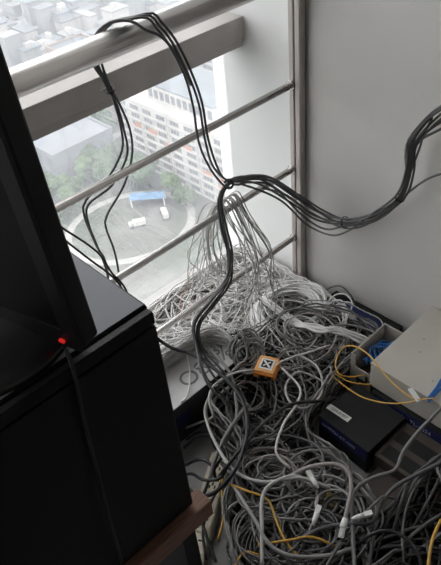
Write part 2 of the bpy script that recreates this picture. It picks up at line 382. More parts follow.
# ------------------------------------------------------------------ power strip on the floor
s0 = Z(222, 452, .04); s1 = Z(192, 560, .04)
u = (s1 - s0); u.z = 0; L = u.length + .06; u.normalize(); v_ = Vector((-u.y, u.x, 0))
Rp = Matrix(((u.x, v_.x, 0, s0.x), (u.y, v_.y, 0, s0.y), (0, 0, 1, 0), (0, 0, 0, 1)))
ps = empty('power_strip', Rp @ Vector((L/2, 0, 0)), 'cream power strip on the floor between desk and cable tangle', 'power strip')
MB().box((0, -.029, .002), (L, .029, .040), M['cream'], Rp).build('housing', ps, bevel=.006, segs=3)
for k in range(5):
    x = .045 + k * .056
    if x + .03 > L: break
    so = MB().box((x - .024, -.024, .0402), (x + .024, .024, .0425), M['cream'], Rp).build('socket', ps, bevel=.0015)
    h = MB()
    for (hx, hy, sx, sy) in ((-.010, -.008, .0022, .0055), (-.010, .008, .0022, .0055), (.010, -.007, .005, .002), (.010, .007, .005, .002), (.001, 0, .005, .0022)):
        h.box((x + hx - sx, hy - sy, .0426), (x + hx + sx, hy + sy, .0431), M['dark'], Rp)
    ho = h.build('holes', so); ho.location = (0, 0, 0)
    # children built in world coordinates: undo parents' offset
    me = ho.data; me.transform(Matrix.Translation((0, 0, 0)))
    ho.location = -ps.location - so.location

# ------------------------------------------------------------------ cable pile
def inpoly(x, y, poly):
    c = False; n = len(poly); j = n - 1
    for i in range(n):
        xi, yi = poly[i]; xj, yj = poly[j]
        if (yi > y) != (yj > y) and x < (xj - xi) * (y - yi) / (yj - yi) + xi: c = not c
        j = i
    return c
SG = lambda t: 1 / (1 + math.exp(-max(-30, min(30, t))))
def support(x, y):
    c = cz * SG((-.46 - x) / .012) * SG((y - (yF - .012)) / .008) * SG((-.0 - y) / .02)
    s = .03 * SG((x + .5) / .05)      # heap under the railing's right end
    return c + .002
ZW = [(-.93, .262), (-.03, .262), (-.03, -.17), (-.10, -.36), (-.34, -.34), (-.46, -.20), (-.52, -.10), (-.62, -.085), (-.93, -.06)]
ZG = [(-.46, -.14), (-.20, -.16), (-.11, -.30), (-.11, -.43), (-.30, -.42), (-.37, -.44), (-.50, -.46), (-.55, -.56), (-.57, -.70), (-.60, -.76), (-.78, -.86), (-.93, -.80), (-.94, -.62), (-.86, -.50), (-.69, -.40), (-.665, -.24), (-.48, -.235)]
ZR = [(-.37, -.66), (-.52, -.70), (-.60, -.66), (-.92, -.66), (-1.0, -.85), (-1.0, -1.1), (-.36, -1.14)]
ZG_R = [(-.62, -.76), (-.38, -.79), (-.36, -1.1), (-.95, -1.1), (-.93, -.74)]
def smooth_noise(n, amp, period):
    k = max(4, int(n / period) + 3); c = rng.normal(0, 1, k); t = np.linspace(0, k - 1.001, n); i = t.astype(int); f = t - i; f = f * f * (3 - 2 * f)
    return amp * (c[i] * (1 - f) + c[np.minimum(i + 1, k - 1)] * f)
def walk(poly, length, head, spread, rad, hmin, hmax, r, flat=.25, step=.011):
    xs = [p[0] for p in poly]; ys = [p[1] for p in poly]
    for _ in range(200):
        x = rng.uniform(min(xs), max(xs)); y = rng.uniform(min(ys), max(ys))
        if inpoly(x, y, poly): break
    th = (head + rng.normal(0, spread)) if head is not None else rng.uniform(0, 2 * math.pi)
    if head is not None and rng.random() < .5: th += math.pi
    n = int(length / step); k0 = rng.choice([-1, 1]) / rng.uniform(*rad); kn = smooth_noise(n, abs(k0) * .30, 30)
    P_ = []; s = 1; turning = 0
    for i in range(n):
        kap = k0 + kn[i]
        lx, ly = x + .04 * math.cos(th), y + .04 * math.sin(th)
        if not inpoly(lx, ly, poly):
            if turning == 0:
                l = inpoly(x + .05 * math.cos(th + 1), y + .05 * math.sin(th + 1), poly); turning = 1 if l else -1
            kap = turning / .045
        else: turning = 0
        th += kap * step; x += step * math.cos(th); y += step * math.sin(th)
        if _near2(x, y) or _far(x, y, poly) or not inpoly(x, y, poly) and _near(x, y): break
        P_.append((x, y))
    if len(P_) < 12: return None
    P_ = np.array(P_); n = len(P_)
    t = rng.random() ** .7
    hz = hmin + (hmax - hmin) * (t + smooth_noise(n, flat * .5, 16))
    hz = np.clip(hz, hmin, hmax + .02)
    e = np.minimum(np.arange(n), np.arange(n)[::-1]) / 10.; hz *= np.clip(.25 + .75 * e, 0, 1)
    z = np.array([support(a, b) for a, b in P_])
    z = np.convolve(np.pad(z, 3, mode='edge'), np.ones(7) / 7, 'valid')
    z = np.maximum(z, np.array([support(a, b) for a, b in P_])) + hz + r + .001
    Q = np.column_stack([P_, z]); Q[:, 0] = np.minimum(Q[:, 0], -.008); Q[:, 1] = np.minimum(Q[:, 1], .262)
    return Q
HOLE = Z(288, 308, .06)
def _near2(x, y): return math.hypot(x - HOLE.x, y - HOLE.y) < .058
def _near(x, y):
    return (x < -.49 and yF - .012 < y < -.085) or (x > -.53 and -.74 < y < -.43 and x < -.3)
def _far(x, y, poly):
    return min(math.hypot(x - a, y - b) for a, b in poly) > .6 or not (-1.06 < x < -.005 and -1.2 < y < .285)
def pick(keys): return M[keys[rng.integers(len(keys))]]
WK = ['cw0', 'cw1', 'cw2', 'cw3']; GK = ['cg0', 'cg1', 'cg2', 'cg3', 'cg4', 'cg3', 'cd1', 'cg1']; DK = ['cd0', 'cd1', 'cd2', 'cd3', 'cg3']  # zone tones: real cable greys plus window light and room shading worked in
def cnt(pref, n, f):
    c = 0; tries = 0
    while c < n and tries < n * 4:
        tries += 1
        if f(c) is not None: c += 1
IMR = math.atan2(-.692, .717)
def layer_W(c):
    r = rng.choice([.0018, .0021, .0024]); Q = walk(ZW, rng.uniform(.5, 1.1), IMR + .1, .42, (.25, .9), .012, .062, r)
    if Q is None: return None
    return cable('network_cable', Q, r, pick(WK), 'pale network cable in the heap below the steel railing', group='pale cables heaped below the railing', raw=True)
def layer_G(c):
    r = rng.choice([.0021, .0025, .0029, .0034]); Q = walk(ZG, rng.uniform(.7, 1.6), None, 0, (.045, .13), .02, .125, r, .5)
    if Q is None: return None
    return cable('network_cable', Q, r, pick(GK), 'grey network cable looping in the tangle between desk and cartons', group='grey cables tangled on the floor', raw=True, plug='white' if c % 17 == 3 else None)
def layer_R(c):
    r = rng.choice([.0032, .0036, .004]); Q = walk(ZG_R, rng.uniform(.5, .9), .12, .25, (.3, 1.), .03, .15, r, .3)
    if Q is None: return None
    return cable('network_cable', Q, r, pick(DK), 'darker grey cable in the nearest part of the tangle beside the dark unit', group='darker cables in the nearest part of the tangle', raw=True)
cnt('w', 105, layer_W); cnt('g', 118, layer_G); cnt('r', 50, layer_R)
def mass(name, poly, n, head, spread, rad, h0, h1, m, label, r=.0031, fl=.4):
    b = MB(); k = 0
    while k < n:
        Q = walk(poly, rng.uniform(.6, 1.1), head, spread, rad, h0, h1, r, fl, step=.016)
        if Q is None: continue
        b.tube(Q, r, m, 5); k += 1
    o = b.build(name); tag(o, label, 'cables', kind='stuff')
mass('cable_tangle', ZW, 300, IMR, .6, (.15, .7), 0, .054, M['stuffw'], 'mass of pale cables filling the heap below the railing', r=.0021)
mass('cable_tangle', ZG, 140, None, 0, (.06, .2), 0, .075, M['stuff'], 'mass of cables darkened as gap shade, filling the middle of the floor tangle', r=.0026)
mass('cable_tangle', ZG_R, 120, .12, .6, (.15, .8), 0, .10, M['stuffd'], 'mass of cables darkened as gap shade, filling the nearest part of the tangle')

# coils of white cable by the post
def coil(cx, cy, cz_, rx, turns, tube_r, tilt, m, label, seed, spread=.03):
    r0 = np.random.default_rng(seed); pts = []
    N = int(turns * 40); off = r0.normal(0, spread, (turns + 2, 3))
    for i in range(N):
        a = 2 * math.pi * i / 40; k = i / 40; j = int(k); f = k - j; f = f * f * (3 - 2 * f)
        o_ = off[j] * (1 - f) + off[j + 1] * f
        rr = rx * (1 + 3. * o_[2]) 
        pts.append((cx + o_[0] * .4 + rr * math.cos(a), cy + o_[1] * .4 + rr * math.sin(a), cz_ + .012 * (o_[0] / spread) * .6 + .004 * math.sin(a * 2 + j * 2.1) + tilt[0] * math.cos(a) + tilt[1] * math.sin(a)))
    p = np.array(pts); p[:, 0] = np.minimum(p[:, 0], -.006 - tube_r); p[:, 2] = np.maximum(p[:, 2], tube_r + .001)
    return cable('coiled_cable', p, tube_r, m, label, 'cable', raw=True)
q = Z(288, 308, .085); coil(q.x, q.y - .005, .085, .100, 20, .0024, (.006, -.006), M['cw0'], 'coil of white cable lying on the heap beside the corner post', 1, .028)
coil(q.x + .005, q.y - .015, .065, .115, 14, .0024, (.0, .004), M['cw1'], 'looser pale cable coil underneath the white coil near the post', 5, .034)
q = Z(333, 318, .09); coil(q.x - .01, q.y, .09, .045, 9, .0022, (.02, .0), M['cw0'], 'small white cable coil against the wall right of the larger coil', 3, .03)
# grey coil left of the tester
q = Z(246, 352, .165); coil(q.x, q.y, .165, .038, 8, .0031, (.02, .015), M['cg1'], 'small dark grey cable coil left of the orange tester', 8, .03)
# coil of white cable behind the railing, close to the pane
# white bundle running along to the open carton
for j in range(9):
    o_ = rng.normal(0, 1, (6, 2)) * .009
    pts = [Z(px, py, z) + Vector((o_[i][0], o_[i][1], abs(o_[i][1]) * .6)) for i, (px, py, z) in enumerate([(262, 300, .09), (290, 322, .13), (318, 330, .15), (340, 333, .145), (362, 340, .115), (378, 349, .07)])]
    for p_ in pts: p_.x = min(p_.x, -.105) if p_.y < -.16 else min(p_.x, -.01)
    cable('network_cable', pts, .003, pick(['cw0', 'cw0', 'cw1']), 'white network cable in the bundle leading to the open grey carton', group='white cables leading to the open carton')
# single loop against the wall
cable('loop_cable', [Z(322, 322, .08), X(321, 300, -.04), X(326, 290, -.03), X(340, 286, -.02), X(352, 297, -.02), X(355, 310, -.03), X(345, 322, -.08), Z(325, 336, .10)], .0028, M['cg3'], 'single dark cable loop rising above the white cables against the wall')

# cables hung over the middle rail
hang = []
for j in range(20):
    apx = rng.uniform(-.345, -.262); left = j < 9
    ez = .51 + rng.uniform(-.004, .006)
    if left:
        bx = Y(rng.uniform(186, 232), rng.uniform(262, 292), rng.uniform(.08, .2)); 
        pts = [Z(rng.uniform(195, 240), rng.uniform(285, 310), .06), (apx - rng.uniform(.02, .10), rng.uniform(.05, .12), rng.uniform(.20, .30)), (apx - rng.uniform(.01, .05), rng.uniform(.04, .09), rng.uniform(.38, .46)),
               (apx, .012, ez), (apx + .02, -.03, .42), Vector((apx + rng.uniform(.01, .05), rng.uniform(-.09, -.04), .27)), Z(rng.uniform(238, 262), rng.uniform(285, 330), .11)]
    else:
        e = rng.uniform(0, 1); tx = apx + .02 + e * .05
        pts = [(apx - rng.uniform(0, .04), rng.uniform(.05, .1), .40), (apx, .012, ez), (apx + .012, -.022, .45), Vector((tx, rng.uniform(-.10, -.04), .31)),
               Z(rng.uniform(242, 285), rng.uniform(285, 300), .15), Z(rng.uniform(236, 300), rng.uniform(325, 348), .13), Z(rng.uniform(225, 330), rng.uniform(350, 385), .10)]
        pts[0] = Vector(pts[0])
        pts = [Z(rng.uniform(220, 246), rng.uniform(268, 290), .05), Vector((pts[0].x, pts[0].y, .25))] + pts
    cable('hanging_cable', pts, rng.choice([.0014, .0016, .0019]), pick(['cw2', 'cg4', 'cg4', 'cw2', 'cg0']),
          'grey cable hung over the middle rail and drooping into the heap', group='grey cables hung over the middle rail')

# ------------------------------------------------------------------ black bundle
def off(p, s, k, n):
    a = 2 * math.pi * k / n; return Vector(p) + Vector((s * math.cos(a) * .5 - s * math.sin(a) * .2, -s * math.cos(a) * .6, s * math.sin(a)))
tiepos = Y(229, 184, -.07)
right = [X(475, 96, -.06), X(441, 112, -.06), X(420, 132, -.06), X(410, 148, -.06), X(409, 170, -.06), X(400, 198, -.06), X(375, 217, -.06), X(345, 222, -.06), X(322, 217, -.07), Y(300, 203, -.09), Y(268, 184, -.08), Y(243, 181, -.072), tiepos]
up = [tiepos, Y(214, 168, -.06), Y(205, 140, -.055), Y(199, 105, -.055), Y(188, 74, -.06), Y(172, 42, -.055), Y(158, 24, -.035), (-.50, -.022, 1.088)]
over = [(-.535, .0, 1.0885), (-.575, .028, 1.083), (-.604, .045, 1.052), (-.612, .045, 1.01), Y(103, 75, .05), Y(110, 90, .055)]
down = [tiepos, Y(220, 200, -.075), Y(224, 228, -.085), Y(231, 255, -.10), Y(229, 280, -.115), Y(212, 303, -.12), Y(197, 323, -.13), Y(199, 346, -.145), Z(218, 374, .19), Z(240, 400, .13), Z(246, 430, .10)]
for k in range(7):
    spread = .0115
    pr = []
    for i, p in enumerate(right):
        s = .006 if i in (4, 5, 12) else (.027 if 8 <= i <= 10 else .014)
        q = off(p, s, k + .4 * math.sin(i * .7 + k), 7); q.x = min(q.x, -.02); pr.append(q)
    if k == 6:   # the strand sagging lowest
        pr[7] = X(348, 231, -.05); pr[8] = X(330, 234, -.05); pr[9] = Y(306, 222, -.08); pr[10] = Y(280, 200, -.085)
    if k == 5: pr[8] = X(325, 228, -.06); pr[9] = Y(303, 216, -.09)
    pd = [off(p, .0115 if i > 1 else .006, k + .35 * i, 7) for i, p in enumerate(down)]
    for q in pd[8:]: q += Vector((.012 * (k - 3), .01 * math.sin(k * 2), 0))
    if k < 5:
        o_ = pr + pd[1:]
        lab = 'charcoal bundle cable crossing the grey wall then dropping to the floor'
        cable('bundle_cable', o_, .0033, M['cbundle'], lab, group='charcoal cables dropping to the floor', step=.014, sides=8)
    else:
        pass
for k in range(3):
    pr = []
    for i, p in enumerate(right):
        q = off(p, .016, k * 2.3 + 1 + .3 * i, 7); q.x = min(q.x, -.02); pr.append(q)
    if k == 0: pr[7] = X(348, 231, -.05); pr[8] = X(330, 235, -.05); pr[9] = Y(306, 224, -.08); pr[10] = Y(280, 200, -.085)
    if k == 1: pr[8] = X(325, 229, -.06); pr[9] = Y(303, 216, -.09)
    sh = (k - 1)
    pu = [Vector(p) + Vector((.010 * sh * (1 if i < 6 else .9), 0.0, .002 * sh)) for i, p in enumerate(up)]
    if k == 0: pu[2] = Y(199, 143, -.055); pu[3] = Y(193, 106, -.055); pu[4] = Y(184, 74, -.06)
    po = [Vector(p) + Vector((.011 * sh, 0, .0)) for p in over]; po[-1] = Vector(over[-1]) + Vector((.004 * sh, 0, 0)); po[-2] = Vector(over[-2]) + Vector((.006 * sh, 0, 0))
    tail = [[Y(117, 105, .06), Y(124, 130, .07), Y(127, 155, .08), Y(112, 185, .09), Y(88, 205, .09), Y(89, 225, .09), Y(98, 248, .09), Y(108, 278, .09), Y(112, 330, .09)],
            [Y(115, 105, .06), Y(121, 128, .07), Y(122, 150, .08), Y(108, 178, .09), Y(86, 200, .10), Y(84, 215, .10), Y(96, 245, .10), Y(107, 268, .10), Y(112, 330, .10)],
            [Y(120, 105, .06), Y(130, 130, .07), Y(132, 155, .08), Y(124, 185, .09), Y(107, 215, .09), Y(106, 228, .09), Y(114, 250, .09), Y(119, 275, .09), Y(126, 330, .09)]][k]
    lab = ['charcoal cable over the handrail, leftmost strand of three', 'charcoal cable over the handrail, middle one of three strands', 'charcoal cable over the handrail, its lower end hanging nearest the tower block'][k]
    cable('bundle_cable', pr + pu[1:] + po + tail, .0031, M['cbundle'], lab, step=.014, sides=8)
# extra wraps lying on the handrail
cable('bundle_cable', [Y(191, 85, -.055), Y(180, 60, -.055), Y(163, 38, -.05), Y(146, 30, -.038), (-.545, -.012, 1.0875), (-.575, .02, 1.088), (-.60, .045, 1.06), (-.612, .047, 1.0), Y(103, 78, .055), Y(109, 90, .055)], .0036, M['cbundle'],
      'short charcoal cable loop lying lowest on the handrail')
def tie(p, dirv, r, label):
    b = MB(); R = Vector(dirv).to_track_quat('Z', 'Y').to_matrix().to_4x4(); R.translation = Vector(p); n = 20; w_ = .0028
    vv = []; ff = []
    for k in range(n):
        a = 2*math.pi*k/n
        for (rr, z) in ((r, -w_), (r + .0014, -w_), (r + .0014, w_), (r, w_)): vv.append(tuple(R @ Vector((rr*math.cos(a), rr*math.sin(a), z))))
    for k in range(n):
        for j in range(4): ff.append((k*4+j, ((k+1)%n)*4+j, ((k+1)%n)*4+(j+1)%4, k*4+(j+1)%4))
    b.add(vv, ff, M['tie']); b.box((r, -.003, -.0035), (r + .004, .003, .0035), M['tie'], R).box((r + .003, -.001, -.0005), (r + .016, .001, .0005), M['tie'], R)
    tag(b.build('cable_tie', loc=tuple(p)), label, 'cable tie')
tie(tiepos, Vector(right[-2]) - tiepos, .0135, 'black cable tie where the charcoal bundle divides in front of the middle rail')
tie(right[5], right[6] - right[4], .0120, 'black cable tie on the bundle before the grey wall, nearest the upper bend')
tie(right[7], right[8] - right[6], .0155, 'black cable tie on the lowest part of the bundle before the grey wall')
tie(Y(110, 90, .055), Y(114, 100, .06) - Y(106, 80, .05), .0095, 'black cable tie on the strands hanging below the handrail')
# strand leaving the bundle to the right, and small spur
cable('bundle_cable', [X(475, 168, -.05), X(441, 174, -.05), X(424, 181, -.05), X(408, 193, -.05), X(396, 204, -.05), X(372, 222, -.045), X(345, 228, -.045), Y(310, 212, -.075), Y(286, 195, -.095), Y(262, 188, -.085)], .0032, M['cbundle'], 'thin charcoal cable leaving the bundle tie towards the right edge')
cable('bundle_cable', [X(432, 118, -.06), X(424, 134, -.05), X(419, 150, -.05), X(412, 168, -.05), X(409, 180, -.05)], .003, M['cbundle'], 'short thin charcoal strand beside the upper bend of the bundle')
for k in range(2):
    cable('bundle_cable', [X(478, 106 + 6*k, -.04), X(441, 122 + 7*k, -.045), X(418, 140 + 2*k, -.05), X(411, 152 + 4*k, -.05), X(408, 172 + 4*k, -.05)], .0036, M['cbundle'], ['charcoal cable lying above in the upper bend of the bundle', 'charcoal cable lying lowest at the right edge of the bundle'][k])
# two cables from behind the monitor
cable('black_cable', [Y(50, 218, -.1), Y(64, 229, -.1), Y(87, 244, -.1), Y(101, 256, -.1), Y(112, 273, -.1), Y(126, 290, -.1), Y(140, 330, -.1), (-.735, -.085, .26), (-.73, -.06, .1545)], .0026, M['cblack'], 'upper of two black cables passing from behind the monitor')
cable('black_cable', [Y(50, 228, -.1), Y(71, 245, -.1), Y(93, 262, -.1), Y(108, 273, -.1), Y(121, 287, -.1), Y(136, 320, -.1), (-.775, -.085, .26), (-.78, -.06, .1545)], .0026, M['cblack'], 'lower of two black cables passing from behind the monitor')
# heavy black cables over the carton and tangle
cable('black_cable', [Z(184, 448, .03), Z(198, 436, .07), Z(214, 436, .10), Z(224, 446, .12), Z(228, 462, .13), Z(220, 478, .12), Z(204, 480, .10), Z(192, 474, .07), Z(180, 476, .04)], .0044, M['cblack'], 'black cable making a tight loop over the top end of the power strip')
cable('black_cable', [Z(226, 452, .11), Z(216, 466, .11), Z(206, 488, .09), Z(200, 512, .07), Z(207, 538, .06), Z(216, 562, .05)], .0042, M['cblack'], 'black cable lying along the left edge of the power strip')
cable('thick_cable', [Z(248, 404, .16), Z(228, 432, .15), Z(214, 462, .12), Z(210, 480, .10)], .0055, M['cg1'], 'thick grey cable running from tester side down to the strip')
cable('thick_cable', [Z(216, 385, .15), Z(205, 410, .12), Z(214, 440, .13), Z(234, 470, .15), Z(262, 482, .165), Z(300, 478, .165), Z(330, 488, .15)], .0044, M['cg4'], 'thick light grey cable arcing from pale carton corner across the tangle')
cable('black_cable', [Z(140, 325, .30), Z(158, 339, .24), Z(172, 348, .22), Z(192, 354, .205), Z(212, 367, .205), Z(232, 385, .195), Z(244, 405, .185), Z(247, 432, .18), Z(239, 462, .175), Z(228, 480, .15), Z(212, 494, .11), Z(196, 496, .07)], .0052, M['cblack'], 'thick black cable crossing the pale carton and curving down to the power strip')
cable('black_cable', [Z(186, 465, .05), Z(196, 460, .09), Z(207, 461, .11), Z(214, 470, .10), Z(216, 480, .08), Z(224, 470, .14), Z(240, 450, .175), Z(262, 425, .17), Z(290, 405, .165), Z(318, 401, .15), Z(335, 398, .12)], .0046, M['cblack'], 'black cable looping over the power strip then across the grey tangle')
cable('black_cable', [Z(186, 440, .03), Z(200, 432, .05), Z(216, 437, .09), Z(226, 455, .10), Z(222, 480, .08), Z(210, 505, .08), Z(203, 530, .06), Z(206, 560, .05)], .0036, M['cblack'], 'black cable running down beside the power strip')
cable('black_cable', [Z(358, 545, .14), Z(372, 534, .175), Z(390, 531, .18), Z(408, 540, .18), Z(419, 556, .175), Z(424, 580, .16)], .0042, M['cblack'], 'black cable arching over the nearest dark grey cables')
# thicker pale leads on top of the tangle
cable('thick_cable', [Z(290, 476, .15), Z(310, 467, .18), Z(335, 464, .19), Z(349, 473, .19), Z(351, 492, .18), Z(346, 515, .165), Z(343, 528, .155)], .0050, M['cg2'], 'thick pinkish grey cable arching over the tangle to a white plug', plug='white')
cable('thick_cable', [Z(470, 375, .20), Z(441, 408, .19), Z(418, 432, .16), Z(403, 452, .15), Z(395, 470, .15), Z(375, 477, .16), Z(357, 488, .165), Z(352, 505, .16), Z(353, 540, .15), Z(355, 575, .14)], .0048, M['cg1'], 'thick grey cable rising past the beige enclosure at the right edge')
cable('thick_cable', [Z(470, 440, .19), Z(441, 462, .185), Z(418, 474, .18), Z(395, 487, .17), Z(380, 505, .165), Z(372, 522, .16), Z(350, 524, .155), Z(322, 528, .15), Z(300, 540, .14)], .0050, M['cg3'], 'thick dark grey cable sweeping left from the right edge below the cartons')
cable('thick_cable', [Z(262, 565, .15), Z(262, 530, .16), Z(262, 500, .17), Z(270, 485, .17), Z(295, 476, .165), Z(315, 488, .15)], .0048, M['cg4'], 'thick light grey cable bending up from the bottom edge')
cable('thick_cable', [Z(228, 478, .13), Z(240, 496, .15), Z(255, 520, .16), Z(270, 545, .16), Z(292, 556, .16), Z(325, 556, .15), Z(355, 548, .14)], .0048, M['cg0'], 'thick grey cable making a wide curve along the bottom edge')
cable('thick_cable', [Z(206, 345, .17), Z(230, 373, .17), Z(236, 400, .16), Z(236, 420, .15), Z(226, 440, .13), Z(220, 460, .10), Z(236, 480, .12), Z(246, 510, .12)], .0046, M['cg1'], 'thick grey cable curving past the corner of the pale carton')
cable('loose_cable', [Z(180, 430, .03), Z(196, 424, .06), Z(213, 416, .12), Z(209, 402, .15), Z(212, 388, .17), Z(224, 378, .18), Z(238, 372, .18), Z(254, 370, .175)], .0034, M['cw2'], 'pale cable curling from the dark carton side up to the orange tester')
cable('loose_cable', [Z(184, 345, .152), Z(188, 360, .156), Z(190, 372, .157), Z(189, 388, .157), Z(186, 398, .156), Z(181, 402, .15)], .0024, M['cw0'], 'thin white cable lying across the top of the pale carton')
for a_, lab in (([(205, 355), (200, 362), (196, 368)], 'short white cable end on the pale carton lid'),):
    cable('loose_cable', [Z(p[0], p[1], .156) for p in a_], .0022, M['cw0'], lab)
cable('loose_cable', [Z(330, 345, .13), Z(310, 352, .16), Z(296, 356, .165), Z(281, 362, .175), Z(276, 366, .175)], .003, M['cw1'], 'pale cable running into the right side of the orange tester')
cable('loose_cable', [Z(282, 368, .17), Z(300, 388, .16), Z(296, 405, .16), Z(283, 425, .165), Z(276, 452, .16), Z(290, 468, .15)], .0034, M['cw2'], 'pale cable curving down from the right of the orange tester')
cable('loose_cable', [Z(300, 355, .13), Z(318, 368, .15), Z(322, 392, .14), Z(306, 408, .15), Z(290, 402, .155), Z(286, 385, .155), Z(300, 372, .15), Z(330, 385, .13)], .0033, M['cg4'], 'light grey loop between the orange tester and the black carton')
# amber cables
cable('amber_cable', [Z(222, 478, .10), Z(222, 500, .09), Z(223, 520, .08), Z(218, 540, .07)], .0032, M['yelthin'], 'amber cable running down beside the power strip sockets')
cable('amber_cable', [Z(228, 484, .14), Z(250, 492, .155), Z(268, 500, .15), Z(276, 520, .15), Z(285, 540, .15), Z(300, 560, .14)], .003, M['yelthin'], 'amber cable crossing the lower middle of the tangle')
cable('amber_cable', [Z(258, 545, .15), Z(290, 540, .155), Z(312, 537, .15), Z(335, 546, .14)], .003, M['yelthin'], 'short amber cable near the bottom edge below the white plug')
cable('amber_cable', [Z(441, 520, .185), Z(434, 535, .185), Z(430, 552, .18), Z(427, 580, .17)], .0036, M['yelthin'], 'amber cable at the lower right corner among dark grey cables')
cable('amber_cable', [Z(232, 575, .12), Z(238, 560, .13), Z(246, 552, .13), Z(262, 556, .12)], .003, M['yelthin'], 'amber cable end at the bottom edge right of the power strip')
cable('thin_wire', [Y(183, 315, .15), Y(181, 300, .2), Y(186, 288, .2), Y(190, 272, .2), Y(196, 265, .18)], .0012, M['red'], 'thin reddish wire bending up behind the railing')
# white plugs lying in the tangle
def whiteplug(px, py, z, px2, py2, label):
    a = Z(px, py, z); b = Z(px2, py2, z + .004); d_ = (b - a).normalized()
    bdy = MB().tube([a, a + d_ * .012, a + d_ * .028], [.0035, .0058, .0062], M['white'], 10)
    e = empty('cable_plug', tuple(a), label, 'plug')
    bdy.build('boot', e, loc=tuple(a)); R = d_.to_track_quat('Y', 'Z').to_matrix().to_4x4(); R.translation = a + d_ * .028
    MB().box((-.006, 0, -.0045), (.006, .02, .0045), M['white'], R).build('contact_end', e, bevel=.001, loc=tuple(a))
whiteplug(318, 488, .165, 312, 478, 'white plug standing up in the tangle left of the yellow scrap')
whiteplug(313, 525, .16, 318, 510, 'white plug left of the thick pinkish cable')
whiteplug(352, 519, .17, 368, 514, 'white plug lying beneath the thick dark grey cable')
# yellow scrap of card
q = Z(332, 500, .10); R = Matrix.Translation(q) @ Matrix.Rotation(math.radians(25), 4, 'Z') @ Matrix.Rotation(math.radians(15), 4, 'X')
tag(MB().box((-.022, -.018, -.005), (.022, .018, .012), M['scrap'], R).box((-.024, -.004, .0121), (.024, .004, .0128), M['cream'], R).build('card_scrap', bevel=.002), 'dull yellow block of card sunk in the grey tangle', 'scrap')

# ------------------------------------------------------------------ yellow fibre cable, blue leads
cable('fibre_cable', [Z(436, 398, .21), Z(420, 400, .20), Z(405, 403, .17), Z(385, 403, .15), Z(362, 397, .13), Z(342, 384, .13), Z(330, 373, .135), Z(334, 373, .137), Z(350, 382, .125), Z(372, 385, .118)], .0021, M['yel'], 'yellow fibre cable with the long loop over the black carton')
cable('fibre_cable', [Z(436, 398, .206), Z(415, 399, .203), Z(397, 387, .201), Z(381, 370, .20), Z(371, 357, .20), Z(357, 347, .185), Z(344, 347, .165), Z(336, 360, .15), Z(338, 373, .14), Z(350, 377, .13), Z(364, 375, .12)], .0021, M['yel'], 'yellow fibre cable arching over the corner of the beige enclosure')
q1 = Z(410, 389, .2045); q2 = Z(419, 402, .1995); dd = (q2 - q1).normalized(); R = dd.to_track_quat('Y', 'Z').to_matrix().to_4x4(); R.translation = q1
tag(MB().box((-.0065, 0, -.001), (.0065, (q2-q1).length, .0045), M['white'], R).build('cable_tag', bevel=.001), 'white tag wrapped round the yellow fibre cables', 'tag')
for k in range(3):
    cable('blue_cable', [Z(428, 402 - 2*k, .204 + .001*k), Z(436, 394 - 3*k, .207 + .002*k), Z(445, 386 - 5*k, .212), Z(470, 375 - 6*k, .22)], .0030, M['bluec'], ['blue cable lying lowest at the right edge on the beige enclosure', 'middle blue cable at the right edge on the beige enclosure', 'blue cable lying highest at the right edge on the beige enclosure'][k])

# ------------------------------------------------------------------ orange tester
tz = .178
q = Z(267, 364, tz); e1 = (Z(278, 358, tz) - Z(260, 354, tz)).normalized(); e2 = Vector((-e1.y, e1.x, 0))
T0 = Matrix(((e1.x, e2.x, 0, q.x), (e1.y, e2.y, 0, q.y), (0, 0, 1, tz - .028), (0, 0, 0, 1)))
te = empty('cable_tester', tuple(T0.translation), 'square orange cable tester with black and white emblem on the tangle', 'tester')
MB().box((-.032, -.034, 0), (.032, .034, .022), M['orange'], T0).build('case', te, bevel=.005, segs=3)
MB().box((-.028, -.030, .0221), (.028, .030, .0275), M['orange2'], T0).build('face', te, bevel=.002)
MB().box((-.0195, -.0195, .0276), (.0195, .0195, .0282), M['white'], T0).build('label_plate', te)
em = MB().box((-.014, -.014, .0283), (.014, .014, .0287), M['dark'], T0).build('emblem_ground', te)
R45 = T0 @ Matrix.Rotation(math.radians(-45), 4, 'Z')
MB().box((-.0165, -.0028, .0288), (.0165, .0028, .0291), M['white'], R45).box((-.002, -.012, .0288), (.002, -.004, .0291), M['white'], R45).box((-.002, .004, .0288), (.002, .012, .0291), M['white'], R45).build('emblem', te)
MB().box((-.012, -.0365, .006), (.004, -.0345, .016), M['dark'], T0).box((.010, -.0365, .006), (.022, -.0345, .016), M['dark'], T0).build('port', te)

